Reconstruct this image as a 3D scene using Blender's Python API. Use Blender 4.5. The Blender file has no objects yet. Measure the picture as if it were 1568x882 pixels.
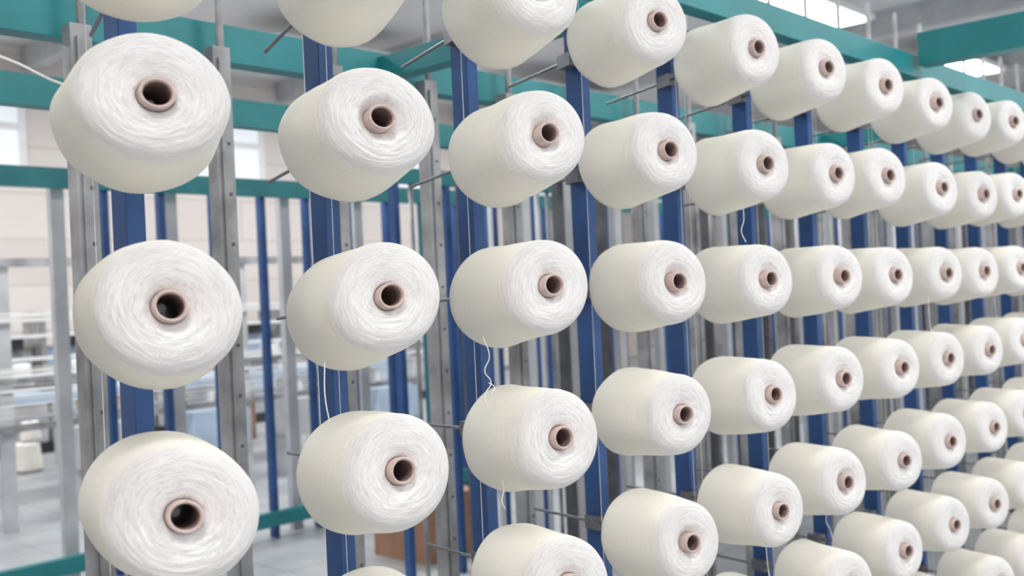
import bpy, bmesh, math, random
from mathutils import Matrix, Vector, noise
random.seed(7)
sc=bpy.context.scene
COL=bpy.context.collection
Z0=2.026           # height of the top spindle row
DX,DZ=0.366,0.26

# ---------------------------------------------------------------- materials
def newmat(name):
    m=bpy.data.materials.new(name); m.use_nodes=True
    nt=m.node_tree; return m,nt,nt.nodes['Principled BSDF']
def N(nt,t,**kw):
    n=nt.nodes.new(t)
    for k,v in kw.items(): setattr(n,k,v)
    return n
def mathn(nt,op,a,b=None):
    n=N(nt,'ShaderNodeMath',operation=op)
    for i,v in enumerate((a,b)):
        if v is None: continue
        if isinstance(v,(int,float)): n.inputs[i].default_value=v
        else: nt.links.new(v,n.inputs[i])
    return n.outputs[0]
def paint(name,col,rough=0.45,var=0.12,scale=9,metal=0.0,bump=0.05):
    m,nt,b=newmat(name); L=nt.links.new
    tc=N(nt,'ShaderNodeTexCoord'); no=N(nt,'ShaderNodeTexNoise'); no.inputs['Scale'].default_value=scale; no.inputs['Detail'].default_value=6
    L(tc.outputs['Object'],no.inputs['Vector'])
    r=N(nt,'ShaderNodeValToRGB'); e=r.color_ramp.elements
    e[0].position=.3; e[1].position=.7
    e[0].color=(*[c*(1-var) for c in col],1); e[1].color=(*[min(1,c*(1+var)) for c in col],1)
    L(no.outputs['Fac'],r.inputs['Fac']); L(r.outputs['Color'],b.inputs['Base Color'])
    b.inputs['Roughness'].default_value=rough; b.inputs['Metallic'].default_value=metal
    if bump:
        n2=N(nt,'ShaderNodeTexNoise'); n2.inputs['Scale'].default_value=scale*14
        L(tc.outputs['Object'],n2.inputs['Vector'])
        bp=N(nt,'ShaderNodeBump'); bp.inputs['Strength'].default_value=bump; bp.inputs['Distance'].default_value=.002
        L(n2.outputs['Fac'],bp.inputs['Height']); L(bp.outputs['Normal'],b.inputs['Normal'])
    return m
def yarn_mat():
    m,nt,b=newmat('cotton_yarn'); L=nt.links.new
    tc=N(nt,'ShaderNodeTexCoord'); sp=N(nt,'ShaderNodeSeparateXYZ'); L(tc.outputs['Object'],sp.inputs[0])
    x,y,z=sp.outputs
    r=mathn(nt,'SQRT',mathn(nt,'ADD',mathn(nt,'MULTIPLY',x,x),mathn(nt,'MULTIPLY',y,y)))
    low=N(nt,'ShaderNodeTexNoise'); low.inputs['Scale'].default_value=30; low.inputs['Detail'].default_value=3
    L(tc.outputs['Object'],low.inputs['Vector'])
    s=mathn(nt,'ADD',mathn(nt,'ADD',r,z),mathn(nt,'MULTIPLY',low.outputs['Fac'],0.012))
    nx=mathn(nt,'DIVIDE',x,r); ny=mathn(nt,'DIVIDE',y,r)
    oi=N(nt,'ShaderNodeObjectInfo')
    def rings(k,off):
        cv=N(nt,'ShaderNodeCombineXYZ'); L(mathn(nt,'ADD',mathn(nt,'MULTIPLY',nx,2.4),mathn(nt,'ADD',mathn(nt,'MULTIPLY',oi.outputs['Random'],40),off)),cv.inputs[0]); L(mathn(nt,'MULTIPLY',ny,2.4),cv.inputs[1]); L(mathn(nt,'MULTIPLY',s,k),cv.inputs[2])
        rg=N(nt,'ShaderNodeTexNoise'); rg.inputs['Scale'].default_value=1; rg.inputs['Detail'].default_value=4; rg.inputs['Roughness'].default_value=.62
        L(cv.outputs[0],rg.inputs['Vector']); return rg.outputs['Fac']
    ra=rings(620,0); rb=rings(1300,7)
    rsum=mathn(nt,'ADD',mathn(nt,'MULTIPLY',ra,.55),mathn(nt,'MULTIPLY',rb,.45))
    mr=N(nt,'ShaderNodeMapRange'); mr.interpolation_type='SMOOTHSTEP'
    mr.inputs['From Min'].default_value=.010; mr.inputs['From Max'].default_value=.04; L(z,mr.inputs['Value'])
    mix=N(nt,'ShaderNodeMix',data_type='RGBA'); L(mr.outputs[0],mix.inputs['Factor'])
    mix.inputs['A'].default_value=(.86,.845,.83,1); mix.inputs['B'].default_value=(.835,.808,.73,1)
    rr=N(nt,'ShaderNodeValToRGB'); e=rr.color_ramp.elements; e[0].position=.36;e[0].color=(.72,.71,.70,1);e[1].position=.47;e[1].color=(1,1,1,1)
    L(rsum,rr.inputs['Fac'])
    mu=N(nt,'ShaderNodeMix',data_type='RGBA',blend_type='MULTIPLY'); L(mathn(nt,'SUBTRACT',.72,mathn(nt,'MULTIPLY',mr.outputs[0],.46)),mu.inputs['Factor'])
    L(mix.outputs['Result'],mu.inputs['A']); L(rr.outputs['Color'],mu.inputs['B'])
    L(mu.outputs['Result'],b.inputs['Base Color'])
    bp=N(nt,'ShaderNodeBump'); bp.inputs['Distance'].default_value=.0034
    st=mathn(nt,'SUBTRACT',.95,mathn(nt,'MULTIPLY',mr.outputs[0],.7)); L(st,bp.inputs['Strength'])
    L(rsum,bp.inputs['Height'])
    fz=N(nt,'ShaderNodeTexNoise'); fz.inputs['Scale'].default_value=380; fz.inputs['Detail'].default_value=4; fz.inputs['Roughness'].default_value=.7; L(tc.outputs['Object'],fz.inputs['Vector'])
    bp2=N(nt,'ShaderNodeBump'); bp2.inputs['Distance'].default_value=.0012; bp2.inputs['Strength'].default_value=.6
    L(fz.outputs['Fac'],bp2.inputs['Height']); L(bp.outputs['Normal'],bp2.inputs['Normal']); L(bp2.outputs['Normal'],b.inputs['Normal'])
    b.inputs['Roughness'].default_value=.95
    b.inputs['Specular IOR Level'].default_value=.1
    return m
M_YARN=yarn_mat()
M_TUBE=paint('paper_tube',(.54,.42,.385),.7,.15,60)
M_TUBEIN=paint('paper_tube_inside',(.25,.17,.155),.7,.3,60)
M_ROD=paint('dark_steel_rod',(.16,.16,.18),.4,.3,20,.7)
M_BLUE=paint('blue_paint',(.020,.080,.25),.45,.22,6)
M_TEAL=paint('teal_paint',(.014,.205,.225),.45,.15,4)
M_GREY=paint('galvanised_steel',(.34,.34,.35),.42,.4,8,.3)
M_DGREY=paint('dark_grey_steel',(.11,.11,.12),.5,.3,8,.3)  # plain dark grey steel: rack posts, post studs, table fittings
M_LGREY=paint('light_grey_paint',(.50,.51,.53),.5,.15,5)
M_CARD=paint('cardboard',(.36,.20,.13),.8,.12,6)
M_WHITE=paint('white_plastic',(.80,.81,.82),.5,.05,5)
M_PALE=paint('pale_blue_paint',(.45,.56,.70),.4,.1,5)
M_DARK=paint('black_plastic',(.03,.03,.035),.4,.2,10)
M_THREAD=paint('white_thread',(.88,.87,.84),.8,.03,50,bump=0)
def floor_mat():
    m,nt,b=newmat('concrete_floor'); L=nt.links.new
    tc=N(nt,'ShaderNodeTexCoord')
    br=N(nt,'ShaderNodeTexBrick'); br.offset=0; br.inputs['Scale'].default_value=1.0; br.inputs['Brick Width'].default_value=.6; br.inputs['Row Height'].default_value=.6
    br.inputs['Mortar Size'].default_value=.006
    br.inputs['Color1'].default_value=(.36,.38,.40,1); br.inputs['Color2'].default_value=(.42,.44,.46,1); br.inputs['Mortar'].default_value=(.24,.25,.26,1)
    no=N(nt,'ShaderNodeTexNoise'); no.inputs['Scale'].default_value=2.5; no.inputs['Detail'].default_value=8
    L(tc.outputs['Object'],br.inputs['Vector']); L(tc.outputs['Object'],no.inputs['Vector'])
    mu=N(nt,'ShaderNodeMix',data_type='RGBA',blend_type='OVERLAY'); mu.inputs['Factor'].default_value=.35
    L(br.outputs['Color'],mu.inputs['A']); L(no.outputs['Fac'],mu.inputs['B']); L(mu.outputs['Result'],b.inputs['Base Color'])
    b.inputs['Roughness'].default_value=.35
    return m
def wall_mat():
    m,nt,b=newmat('painted_block_wall'); L=nt.links.new
    tc=N(nt,'ShaderNodeTexCoord'); mp=N(nt,'ShaderNodeMapping'); mp.inputs['Rotation'].default_value=(math.pi/2,0,0)
    L(tc.outputs['Object'],mp.inputs['Vector'])
    br=N(nt,'ShaderNodeTexBrick'); br.inputs['Scale'].default_value=1; br.inputs['Brick Width'].default_value=2.4; br.inputs['Row Height'].default_value=.6; br.inputs['Mortar Size'].default_value=.012
    br.inputs['Color1'].default_value=(.68,.63,.60,1); br.inputs['Color2'].default_value=(.75,.70,.67,1); br.inputs['Mortar'].default_value=(.56,.52,.50,1)
    L(mp.outputs[0],br.inputs['Vector']); L(br.outputs['Color'],b.inputs['Base Color']); b.inputs['Roughness'].default_value=.8
    return m
M_FLOOR=floor_mat(); M_WALL=wall_mat(); M_CEIL=paint('ceiling_paint',(.74,.74,.74),.8,.05,1)
def emis(name,col,s):
    m,nt,b=newmat(name); b.inputs['Base Color'].default_value=(*col,1); b.inputs['Emission Color'].default_value=(*col,1); b.inputs['Emission Strength'].default_value=s; return m
M_LAMP=emis('lamp_diffuser',(1,.99,.97),5)
M_WIN=emis('daylight_window_glass',(.75,.80,.84),.4)

# ---------------------------------------------------------------- mesh helpers
class MB:
    def __init__(s): s.v=[];s.f=[];s.m=[];s.sm=[]
    def box(s,c,d,mi=0,R=None):
        b=len(s.v)
        for sx in(-.5,.5):
            for sy in(-.5,.5):
                for sz in(-.5,.5):
                    p=Vector((sx*d[0],sy*d[1],sz*d[2]))
                    if R: p=R@p
                    s.v.append(tuple(p+Vector(c)))
        for q in((0,1,3,2),(4,6,7,5),(0,4,5,1),(2,3,7,6),(0,2,6,4),(1,5,7,3)):
            s.f.append([b+i for i in q]); s.m.append(mi); s.sm.append(False)
    def tube(s,p0,p1,r,mi=0,n=10,r2=None):
        p0=Vector(p0);p1=Vector(p1);a=(p1-p0).normalized();e1=a.orthogonal().normalized();e2=a.cross(e1);b=len(s.v)
        for p,rr in((p0,r),(p1,r2 or r)):
            for i in range(n):
                t=2*math.pi*i/n; s.v.append(tuple(p+rr*(math.cos(t)*e1+math.sin(t)*e2)))
        for i in range(n):
            j=(i+1)%n; s.f.append([b+i,b+j,b+n+j,b+n+i]); s.m.append(mi); s.sm.append(True)
        s.f.append([b+i for i in range(n)][::-1]); s.f.append([b+n+i for i in range(n)]); s.m+=[mi,mi]; s.sm+=[False,False]
    def prism(s,poly,z0,z1,mi=0,off=(0,0)):
        b=len(s.v);n=len(poly)
        for z in(z0,z1):
            for x,y in poly: s.v.append((x+off[0],y+off[1],z))
        for i in range(n):
            j=(i+1)%n; s.f.append([b+i,b+j,b+n+j,b+n+i]); s.m.append(mi); s.sm.append(False)
        s.f.append([b+i for i in range(n)][::-1]); s.f.append([b+n+i for i in range(n)]); s.m+=[mi,mi]; s.sm+=[False,False]
    def lathe(s,prof,n=96,fn=None,c=(0,0,0)):
        b=len(s.v)
        for i,(r,z,mi) in enumerate(prof):
            for k in range(n):
                t=2*math.pi*k/n; rr,zz=(fn(r,z,t) if fn else (r,z)); s.v.append((c[0]+rr*math.cos(t),c[1]+rr*math.sin(t),c[2]+zz))
        for i in range(len(prof)-1):
            for k in range(n):
                j=(k+1)%n; s.f.append([b+i*n+k,b+(i+1)*n+k,b+(i+1)*n+j,b+i*n+j]); s.m.append(prof[i+1][2]); s.sm.append(True)
    def mesh(s,name,mats):
        me=bpy.data.meshes.new(name); me.from_pydata(s.v,[],s.f)
        for m in mats: me.materials.append(m)
        me.polygons.foreach_set('material_index',s.m); me.polygons.foreach_set('use_smooth',s.sm)
        bm=bmesh.new(); bm.from_mesh(me); bmesh.ops.recalc_face_normals(bm,faces=bm.faces); bm.to_mesh(me); bm.free()
        me.update(); return me
    def obj(s,name,mats,loc=(0,0,0),bevel=0,parent=None):
        o=bpy.data.objects.new(name,s.mesh(name,mats)); o.location=loc; COL.objects.link(o)
        if bevel:
            md=o.modifiers.new('bevel','BEVEL'); md.width=bevel; md.segments=2; md.limit_method='ANGLE'
        if parent: o.parent=parent
        return o
def empty(name):
    o=bpy.data.objects.new(name,None); COL.objects.link(o); return o
def cord(name,lines,r,mat,parent=None):
    cu=bpy.data.curves.new(name,'CURVE'); cu.dimensions='3D'; cu.bevel_depth=r; cu.bevel_resolution=2; cu.materials.append(mat)
    for pts in lines:
        sp=cu.splines.new('BEZIER'); sp.bezier_points.add(len(pts)-1)
        for bp,p in zip(sp.bezier_points,pts): bp.co=p; bp.handle_left_type=bp.handle_right_type='AUTO'
    o=bpy.data.objects.new(name,cu); COL.objects.link(o)
    if parent: o.parent=parent
    return o

# ---------------------------------------------------------------- yarn cones
def cone_mesh(seed,rec,n=128):
    rnd=random.Random(seed)
    P=[(.0195,.030),(.0202,.018+rec*.6),(.0235,.0120+rec),(.030,.0095+rec*.55),(.037,.0078),(.044,.0066),(.052,.0060),(.060,.0064),(.0680,.0080),(.0745,.0112),(.0795,.0165),(.0828,.0240),(.0848,.0340),(.0862,.048)]
    for i in range(1,8): P.append((.0862+(.0955-.0862)*i/7,.048+(.160-.048)*i/7))
    P+=[(.0960,.168),(.0950,.177),(.0915,.184),(.084,.1885),(.070,.190),(.045,.190),(.024,.190)]
    Q=[]
    for i in range(len(P)-1):
        p0=P[max(i-1,0)];p1=P[i];p2=P[i+1];p3=P[min(i+2,len(P)-1)]
        for k in range(4 if i<13 else 2):
            t=k/(4 if i<13 else 2)
            Q.append(tuple(.5*((2*p1[c])+(-p0[c]+p2[c])*t+(2*p0[c]-5*p1[c]+4*p2[c]-p3[c])*t*t+(-p0[c]+3*p1[c]-3*p2[c]+p3[c])*t**3) for c in(0,1)))
    Q.append(P[-1])
    ox=rnd.random()*50; ph=rnd.random()*6.28; amp=rnd.uniform(.0004,.0018)
    def fn(r,z,t):
        c=Vector((math.cos(t)*r*16+ox,math.sin(t)*r*16,z*12)); d=noise.noise(c)*.003
        c2=Vector((math.cos(t)*2.4+ox,math.sin(t)*2.4,(r+z)*300)); d2=noise.noise(c2)*.0010
        k=min(1,max(0,(r-.022)/.012)); kb=1 if z<.05 else .3
        w=amp*math.cos(t-ph)*k
        return r+(d+d2*kb)*k*(.6 if z<.02 else 1)+w, z+(d*.8+d2*1.1)*k*(1 if z<.03 else .2)
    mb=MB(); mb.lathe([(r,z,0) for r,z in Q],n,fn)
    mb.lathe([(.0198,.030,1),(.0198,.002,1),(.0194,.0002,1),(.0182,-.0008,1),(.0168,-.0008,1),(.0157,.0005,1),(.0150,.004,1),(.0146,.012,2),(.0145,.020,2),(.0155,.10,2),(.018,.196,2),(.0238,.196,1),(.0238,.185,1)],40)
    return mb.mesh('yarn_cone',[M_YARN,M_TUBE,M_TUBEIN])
VAR=[cone_mesh(i,[0,.001,.007,.003,.0,.009,.002,.0055][i]) for i in range(8)]
AX=Vector((.28788,1,-.05212)).normalized()
JIT={(0,0):(6,-32),(1,0):(-9,6),(2,0):(-9,10)}
for s in '01-4,-3;021,-2;038,0;11-16,1;12-14,-1;13-7,1;21-6,9;22-13,5;23-6,0;30-17,3;310,6;328,2;338,-5;3412,-3;409,5;4125,2;4215,-1;4310,-3;4417,-9;50-7,5;5119,-1;5228,-2;536,-1;54-11,0;60-10,3;61-31,11;62-6,-5;637,-4;64-11,-1;65-45,20;701,-7;719,-5;7212,-7;73-7,-6;74-35,4;75-36,16;80-15,-9;8116,-11;82-15,-6;83-2,-7;85-30,8'.split(';'):
    a,b=s[2:].split(','); a,b=int(a),int(b)
    JIT[(int(s[0]),int(s[1]))]=(max(-26,min(26,a)),max(-12,min(12,b)))
def frame(a):
    a=a.normalized(); e1=a.cross(Vector((0,0,1))).normalized(); e2=a.cross(e1)
    return Matrix((e1,e2,a)).transposed()
creel=empty('yarn_creel')
rods=MB()
pref={(1,1):5,(2,1):2,(0,2):3,(0,1):0,(0,3):1,(1,2):4,(2,2):6,(2,3):0}
# packages at the near end are wound a little larger and slightly oval: (horizontal, vertical, length, axis swing)
SHAPE={0:(1.13,.965,1.02,.035),1:(1.11,.955,1.08,.03),2:(1.09,.975,1.08,0),3:(1.04,.965,1.02,0)}
for k in range(-1,22):
    for r in range(8):
        jx,jz=JIT.get((k,r),(random.uniform(-5,5),random.uniform(-4,4)))
        H=Vector((k*DX+jx/1000,0,Z0-r*DZ+jz/1000))
        h,v,sl,sw=SHAPE.get(k,(1.01,.97,1.03,0))
        if (k,r)==(0,3): h,v,sw=1.18,1.0,.0
        a=(AX+Vector((sw+random.uniform(-.02,.02),0,random.uniform(-.02,.02)))).normalized()
        o=bpy.data.objects.new('yarn_cone',VAR[pref.get((k,r),random.randrange(8))]); COL.objects.link(o)
        o.matrix_world=Matrix.Translation(H)@frame(a).to_4x4()@Matrix.Diagonal((h,v,sl,1))@Matrix.Rotation(random.uniform(0,6.28),4,'Z')
        rods.tube(H+a*.075,H+a*.585,.0036,0,8)
        rods.tube(H+a*.06,H+a*.09,.006,1,12,.009)
        rods.tube(H+a*.215,H+a*.222,.016,0,12)
        rods.box(H+a*.33,(.024,.05,.03),0,frame(a)@Matrix.Rotation(math.pi/2,3,'X'))
rods.obj('spindle_rods',[M_ROD,M_GREY],parent=creel)

# ---------------------------------------------------------------- creel frames
def cchan(w,d,t=.004,lip=.012):
    h=w/2
    return [(-h,0),(h,0),(h,d),(h-lip,d),(h-lip,d-t),(h-t,d-t),(h-t,t),(-h+t,t),(-h+t,d-t),(-h+lip,d-t),(-h+lip,d),(-h,d)]
def beamx(mb,x0,x1,y,z,h,d,mi):
    mb.box(((x0+x1)/2,y,z),(x1-x0,d,h),mi)
X0,X1=-1.6,13.0
c1=MB()
for k in range(-2,26):
    x=.117+DX*k
    if x>X1: break
    c1.box((x,.325,1.06),(.031,.046,2.12),0)
    c1.box((x,.325,.006),(.09,.09,.012),0)
    for r in range(8):
        z=Z0-r*DZ-.02
        c1.tube((x-.0155,.325,z),(x-.021,.325,z),.006,2,6)
beamx(c1,X0,X1,.20,2.20,.075,.05,1)
beamx(c1,X0,X1,.345,2.145,.05,.05,1)
beamx(c1,X0,X1,.37,.05,.08,.05,1)
c1.obj('front_rack',[M_BLUE,M_TEAL,M_ROD],bevel=.002,parent=creel)
c2=MB()
for j in range(-3,24):
    x=.450+DX*j
    c2.prism(cchan(.052,.045),0.0,2.17,0,(x,1.17))
    c2.box((x-.010,1.166,1.08),(.006,.008,2.12),0)
    z=.1
    while z<2.1:
        c2.tube((x+.010,1.171,z),(x+.010,1.1675,z),.005,3,8); z+=.13
    c2.tube((x+.01,1.19,2.15),(x+.01,1.19,3.0),.011,0,8)
    c2.box((x+.01,1.19,2.45),(.05,.05,.012),0)
beamx(c2,X0,X1,1.27,2.20,.10,.06,1)
beamx(c2,X0,X1,1.27,.09,.08,.06,1)
for x in [X0+.1+i*1.464*2 for i in range(5)]:
    c2.box((x,.75,2.20),(.06,1.0,.07),1)
c2.obj('rear_rack',[M_GREY,M_TEAL,M_BLUE,M_DGREY],bevel=.0015,parent=creel)
lines=[]
for k in range(0,16):
    x=.02+DX*k
    lines.append([(x,.235,2.16),(x+.004,.24,1.2),(x-.004,.235,.1)])
    if k%3==1: lines.append([(x+.06,.25,2.16),(x+.05,.245,1.3),(x+.055,.25,.1)])
cord('running_yarns',lines,.0006,M_THREAD,creel)
tails=[[(.66,.12,1.425),(.668,.115,1.39),(.655,.115,1.365),(.664,.11,1.345),(.650,.112,1.325),(.655,.112,1.30)],
  [(.66,.112,1.345),(.672,.11,1.335),(.664,.11,1.325)],[(.69,.12,1.175),(.694,.12,1.15),(.688,.12,1.13),(.696,.12,1.115)],
  [(.30,.10,1.41),(.298,.10,1.36),(.304,.10,1.32)]]
rt=random.Random(3)
for k in range(4,14):
    for r in range(1,7):
        if rt.random()<.25:
            x=k*DX+rt.uniform(-.05,.06); y=rt.uniform(.03,.12); z=Z0-r*DZ-.088; l=rt.uniform(.05,.11)
            tails.append([(x,y,z+.01),(x+rt.uniform(-.01,.01),y,z-l*.4),(x+rt.uniform(-.012,.012),y,z-l*.7),(x+rt.uniform(-.01,.01),y-.01,z-l)])
cord('loose_yarn_tail',tails,.0009,M_THREAD,creel)
cord('white_cable',[[(-1.5,.22,1.95),(-.6,.24,1.88),(-.2,.25,1.865),(-.077,.25,1.84),(.0,.26,1.818),(.09,.28,1.825),(.12,.30,1.84)]],.0020,M_THREAD)

c3=MB()
beamx(c3,X0,X1,2.2,2.22,.10,.06,1)
c3.box((X0+.03,2.2,1.1),(.06,.06,2.2),1)
for j in range(0,24):
    x=2.75+DX*j
    c3.prism(cchan(.05,.045),0,2.17,0,(x,2.2))
    c3.box((x+.12,2.9,1.06),(.035,.046,2.12),2)
    c3.tube((x+.05,2.5,0),(x+.05,2.5,2.3),.012,4,8)
    c3.tube((x+.24,2.9,0),(x+.24,2.9,2.1),.012,3,8)
    c3.prism(cchan(.05,.05),0,2.17,5,(x+.2,2.45))
beamx(c3,2.8,X1,2.9,2.14,.08,.05,1)
c3.obj('middle_creel_rack',[M_LGREY,M_TEAL,M_BLUE,M_GREY,M_WHITE,M_DGREY])
c4=MB()
for j in range(0,34):
    x=2.11+.35*j
    c4.box((x,4.55,1.1),(.04,.05,2.2),2)
for x in (-1,0,1.0,1.87,2.56,3.38,4.0): c4.prism(cchan(.075,.05),0,2.25,0,(x,4.6))
for j in range(10): c4.prism(cchan(.06,.045),0,2.25,0,(4.7+.7*j,4.6))
beamx(c4,-2,13,4.5,2.25,.11,.06,1); beamx(c4,-2,13,4.5,.13,.09,.06,1)
c4.box((4.5,4.45,1.1),(.07,.06,2.2),1)
c4.obj('far_creel_rack',[M_LGREY,M_TEAL,M_BLUE])
c5=MB()
for j in range(12):
    x=-1.6+.95*j
    c5.prism(cchan(.09,.06),0,1.9,0 if j%2 else 1,(x,6.3))
    if j!=4: c5.prism(cchan(.05,.05),0,1.9,1,(x+.3,6.8))
for z,hh in ((1.88,.06),(1.47,.025),(1.05,.04),(.98,.02),(.72,.05)): c5.box((3.6,6.3,z),(10.6,.04,hh),2 if z in(1.47,.98) else 0)
for j in range(9):
    if j in (3,): continue
    c5.box((-.9+.95*j,6.45,.52),(.5,.35,.3),3 if j%2 else 1)
    for s in(-.2,.2): c5.box((-.9+.95*j+s,6.45,.18),(.05,.3,.38),1)
c5.obj('machinery_frame',[M_GREY,M_LGREY,M_WHITE,M_PALE])
ob=MB(); ob.box((2.86,-1.63,2.25),(.07,3.58,.11),0); ob.box((2.86,-3.35,1.1),(.07,.07,2.2),0); ob.box((2.86,-3.35,.006),(.16,.16,.012),0); ob.obj('overhead_cross_beam',[M_TEAL],bevel=.003)

# ---------------------------------------------------------------- room
def slab(name,c,d,mat):
    mb=MB(); mb.box((0,0,0),d,0); return mb.obj(name,[mat],c)
RX0,RX1,RY0,RY1,RH=-5,26,-5,12.5,5.0
slab('floor',((RX0+RX1)/2,(RY0+RY1)/2,-.05),(RX1-RX0,RY1-RY0,.1),M_FLOOR)
slab('ceiling',((RX0+RX1)/2,(RY0+RY1)/2,RH+.05),(RX1-RX0,RY1-RY0,.1),M_CEIL)
slab('wall_back',((RX0+RX1)/2,RY1+.05,RH/2),(RX1-RX0,.1,RH),M_WALL)
slab('wall_left',(RX0-.05,(RY0+RY1)/2,RH/2),(.1,RY1-RY0,RH),M_WALL)
slab('wall_right',(RX1+.05,(RY0+RY1)/2,RH/2),(.1,RY1-RY0,RH),M_WALL)
g=MB()
for i in range(6): g.box((5.0+i*3.9,(RY0+RY1)/2,RH-.15),(.16,RY1-RY0-.1,.3),0)
g.obj('ceiling_girders',[M_LGREY])
for y in (-1.0,.4):
    tr=MB()
    for s in(-.12,.12): tr.box((10,y+s,3.6),(28,.02,.07),0)
    for i in range(56): tr.box((-3.8+i*.5,y,3.58),(.03,.24,.02),0)
    for i in range(8): tr.tube((-3+i*3.7,y,3.6),(-3+i*3.7,y,RH-.01),.012,0,6)
    tr.obj('cable_tray',[M_LGREY])
for i in range(7):
    x=-3.5+i*3.6
    wn=MB(); wn.box((0,0,0),(2.3,.03,1.2),1)
    for s in(-1,0,1): wn.box((s*1.17,-.02,0),(.08,.08,1.28),0)
    for s in(-1,0,1): wn.box((0,-.02,s*.62),(2.4,.07,.08),0)
    wn.obj('window_%d'%(i+1),[M_WHITE,M_WIN],(x,RY1-.03,3.95))
for (x,y) in [(10.6,4.55),(6.5,4.55),(2.6,5.0),(-1.5,5.0),(15.5,4.55),(11.8,-1.8),(7.5,-1.8),(3.0,-1.8),(-1.5,-1.8),(16.5,-1.8),(7.5,9.5),(3,9.5),(-1.5,9.5),(12,9.5)]:  # front-aisle panels are unseen, added to brighten the cone faces
    mb=MB(); mb.box((0,0,.02),(2.1,1.1,.06),0); mb.box((0,0,-.015),(2.0,1.0,.02),1)
    o=mb.obj('ceiling_light',[M_WHITE,M_LAMP],(x,y,RH-.36))
    l=bpy.data.lights.new('lamp','AREA'); l.shape='RECTANGLE'; l.size=2.0; l.size_y=1.0; l.energy=95 if y<3 else (90 if y<6 else 85); l.color=(1,.985,.965)
    lo=bpy.data.objects.new('lamp',l); COL.objects.link(lo); lo.parent=o; lo.location=(0,0,-.04)
w=bpy.data.worlds.new('world'); sc.world=w; w.use_nodes=True
w.node_tree.nodes['Background'].inputs[0].default_value=(.97,.975,1,1); w.node_tree.nodes['Background'].inputs[1].default_value=1.23

# ---------------------------------------------------------------- background items
def carton(loc,s):
    mb=MB(); mb.box((0,0,s[2]/2),s,0); mb.box((0,0,s[2]+.001),(s[0]*.99,.05,.004),1); mb.box((0,-s[1]/2-.001,s[2]*.85),(.05,.003,s[2]*.3),1)
    mb.box((-s[0]*.5-.05,0,s[2]*.97),(.12,s[1]*.96,.006),0,Matrix.Rotation(.5,3,'Y')) 
    return mb.obj('cardboard_box',[M_CARD,M_LGREY],loc)
carton((3.45,3.4,0),(.45,.45,.36)); carton((5.6,9.2,0),(.6,.5,.55)); carton((4.35,9.5,0),(.35,.35,.65))
o=bpy.data.objects.new('yarn_cone',VAR[0]); COL.objects.link(o); o.matrix_world=Matrix.Translation((3.42,9.1,.294))@Matrix.Rotation(math.pi,4,'X')@Matrix.Scale(1.5,4)
o=bpy.data.objects.new('yarn_cone',VAR[1]); COL.objects.link(o); o.matrix_world=Matrix.Translation((3.47,9.1,.49))@Matrix.Rotation(math.pi,4,'X')
t=MB(); t.box((0,0,.86),(2.6,.8,.06),0)
for sx in(-1.2,1.2):
    for sy in(-.35,.35): t.box((sx,sy,.415),(.06,.06,.83),0)
t.box((0,0,.25),(2.4,.7,.03),0); t.obj('work_table',[M_WHITE],(3.2,11.8,0))
wm=MB()
for i in range(14):
    x=-4+i*.62
    wm.box((x,0,.42),(.56,.6,.6),0); wm.box((x,-.31,.45),(.42,.02,.4),3 if i%3 else 1)
    wm.box((x,.1,.95),(.5,.3,.42),1 if i%2 else 3); wm.box((x,-.1,1.2),(.2,.2,.12),2)
    wm.box((x+.3,0,.8),(.05,.5,1.5),1)
    wm.lathe([(.02,-.16,4),(.06,-.155,4),(.085,-.14,4),(.095,.0,4),(.09,.04,4),(.02,.05,4)],18,c=(x,-.36,.95))
wm.box((0,0,.06),(8.6,.7,.12),2)
for z in (1.52,1.28,.78): wm.box((0,-.3,z),(8.6,.04,.035),4)
wm.obj('cone_winding_machine',[M_LGREY,M_GREY,M_DARK,M_PALE,M_WHITE],(6.0,10.6,0))
wt=MB(); wt.box((0,0,.80),(5.5,.5,.08),0); wt.box((0,0,.98),(5.5,.05,.03),1); wt.box((0,.2,1.12),(5.5,.03,.03),1); wt.box((0,0,.62),(5.5,.1,.04),1)
for i in range(6):
    wt.box((-2.6+i*1.04,0,.36),(.06,.4,.76),1); wt.box((-2.6+i*1.04,.2,.95),(.04,.04,.36),1)
for i in range(5): wt.box((-2.0+i*1.1,.05,.9),(.22,.2,.14),2 if i%2 else 0)
wt.obj('warping_table',[M_PALE,M_WHITE,M_DGREY],(4.15,8.0,0))
ys=MB()
for i in range(34):
    y=5.0+random.uniform(-.2,1.0); z=random.choice([1.50,1.52,1.49,1.18,1.12,1.05,.98,.9])+random.uniform(-.015,.015)
    ys.tube((-1.5,y,z),(6,y,z-.02),.0024,0,5)
ys.obj('yarn_sheet',[M_THREAD])

# ---------------------------------------------------------------- camera
def Rz(a): return Matrix.Rotation(a,3,'Z')
F=1607.51
R=Rz(-.82312)@Matrix.Rotation(math.pi/2+.00536,3,'X')@Rz(-.04699)
C=Vector((-.63343,-1.15405,-.52645+Z0))
cd=bpy.data.cameras.new('camera'); cd.sensor_width=36; cd.lens=36*F/1600; cd.clip_start=.05
cd.dof.use_dof=True; cd.dof.focus_distance=1.7; cd.dof.aperture_fstop=4.2
co=bpy.data.objects.new('camera',cd); COL.objects.link(co); co.matrix_world=Matrix.Translation(C)@R.to_4x4(); sc.camera=co
sc.view_settings.view_transform='Standard'; sc.view_settings.exposure=0.0
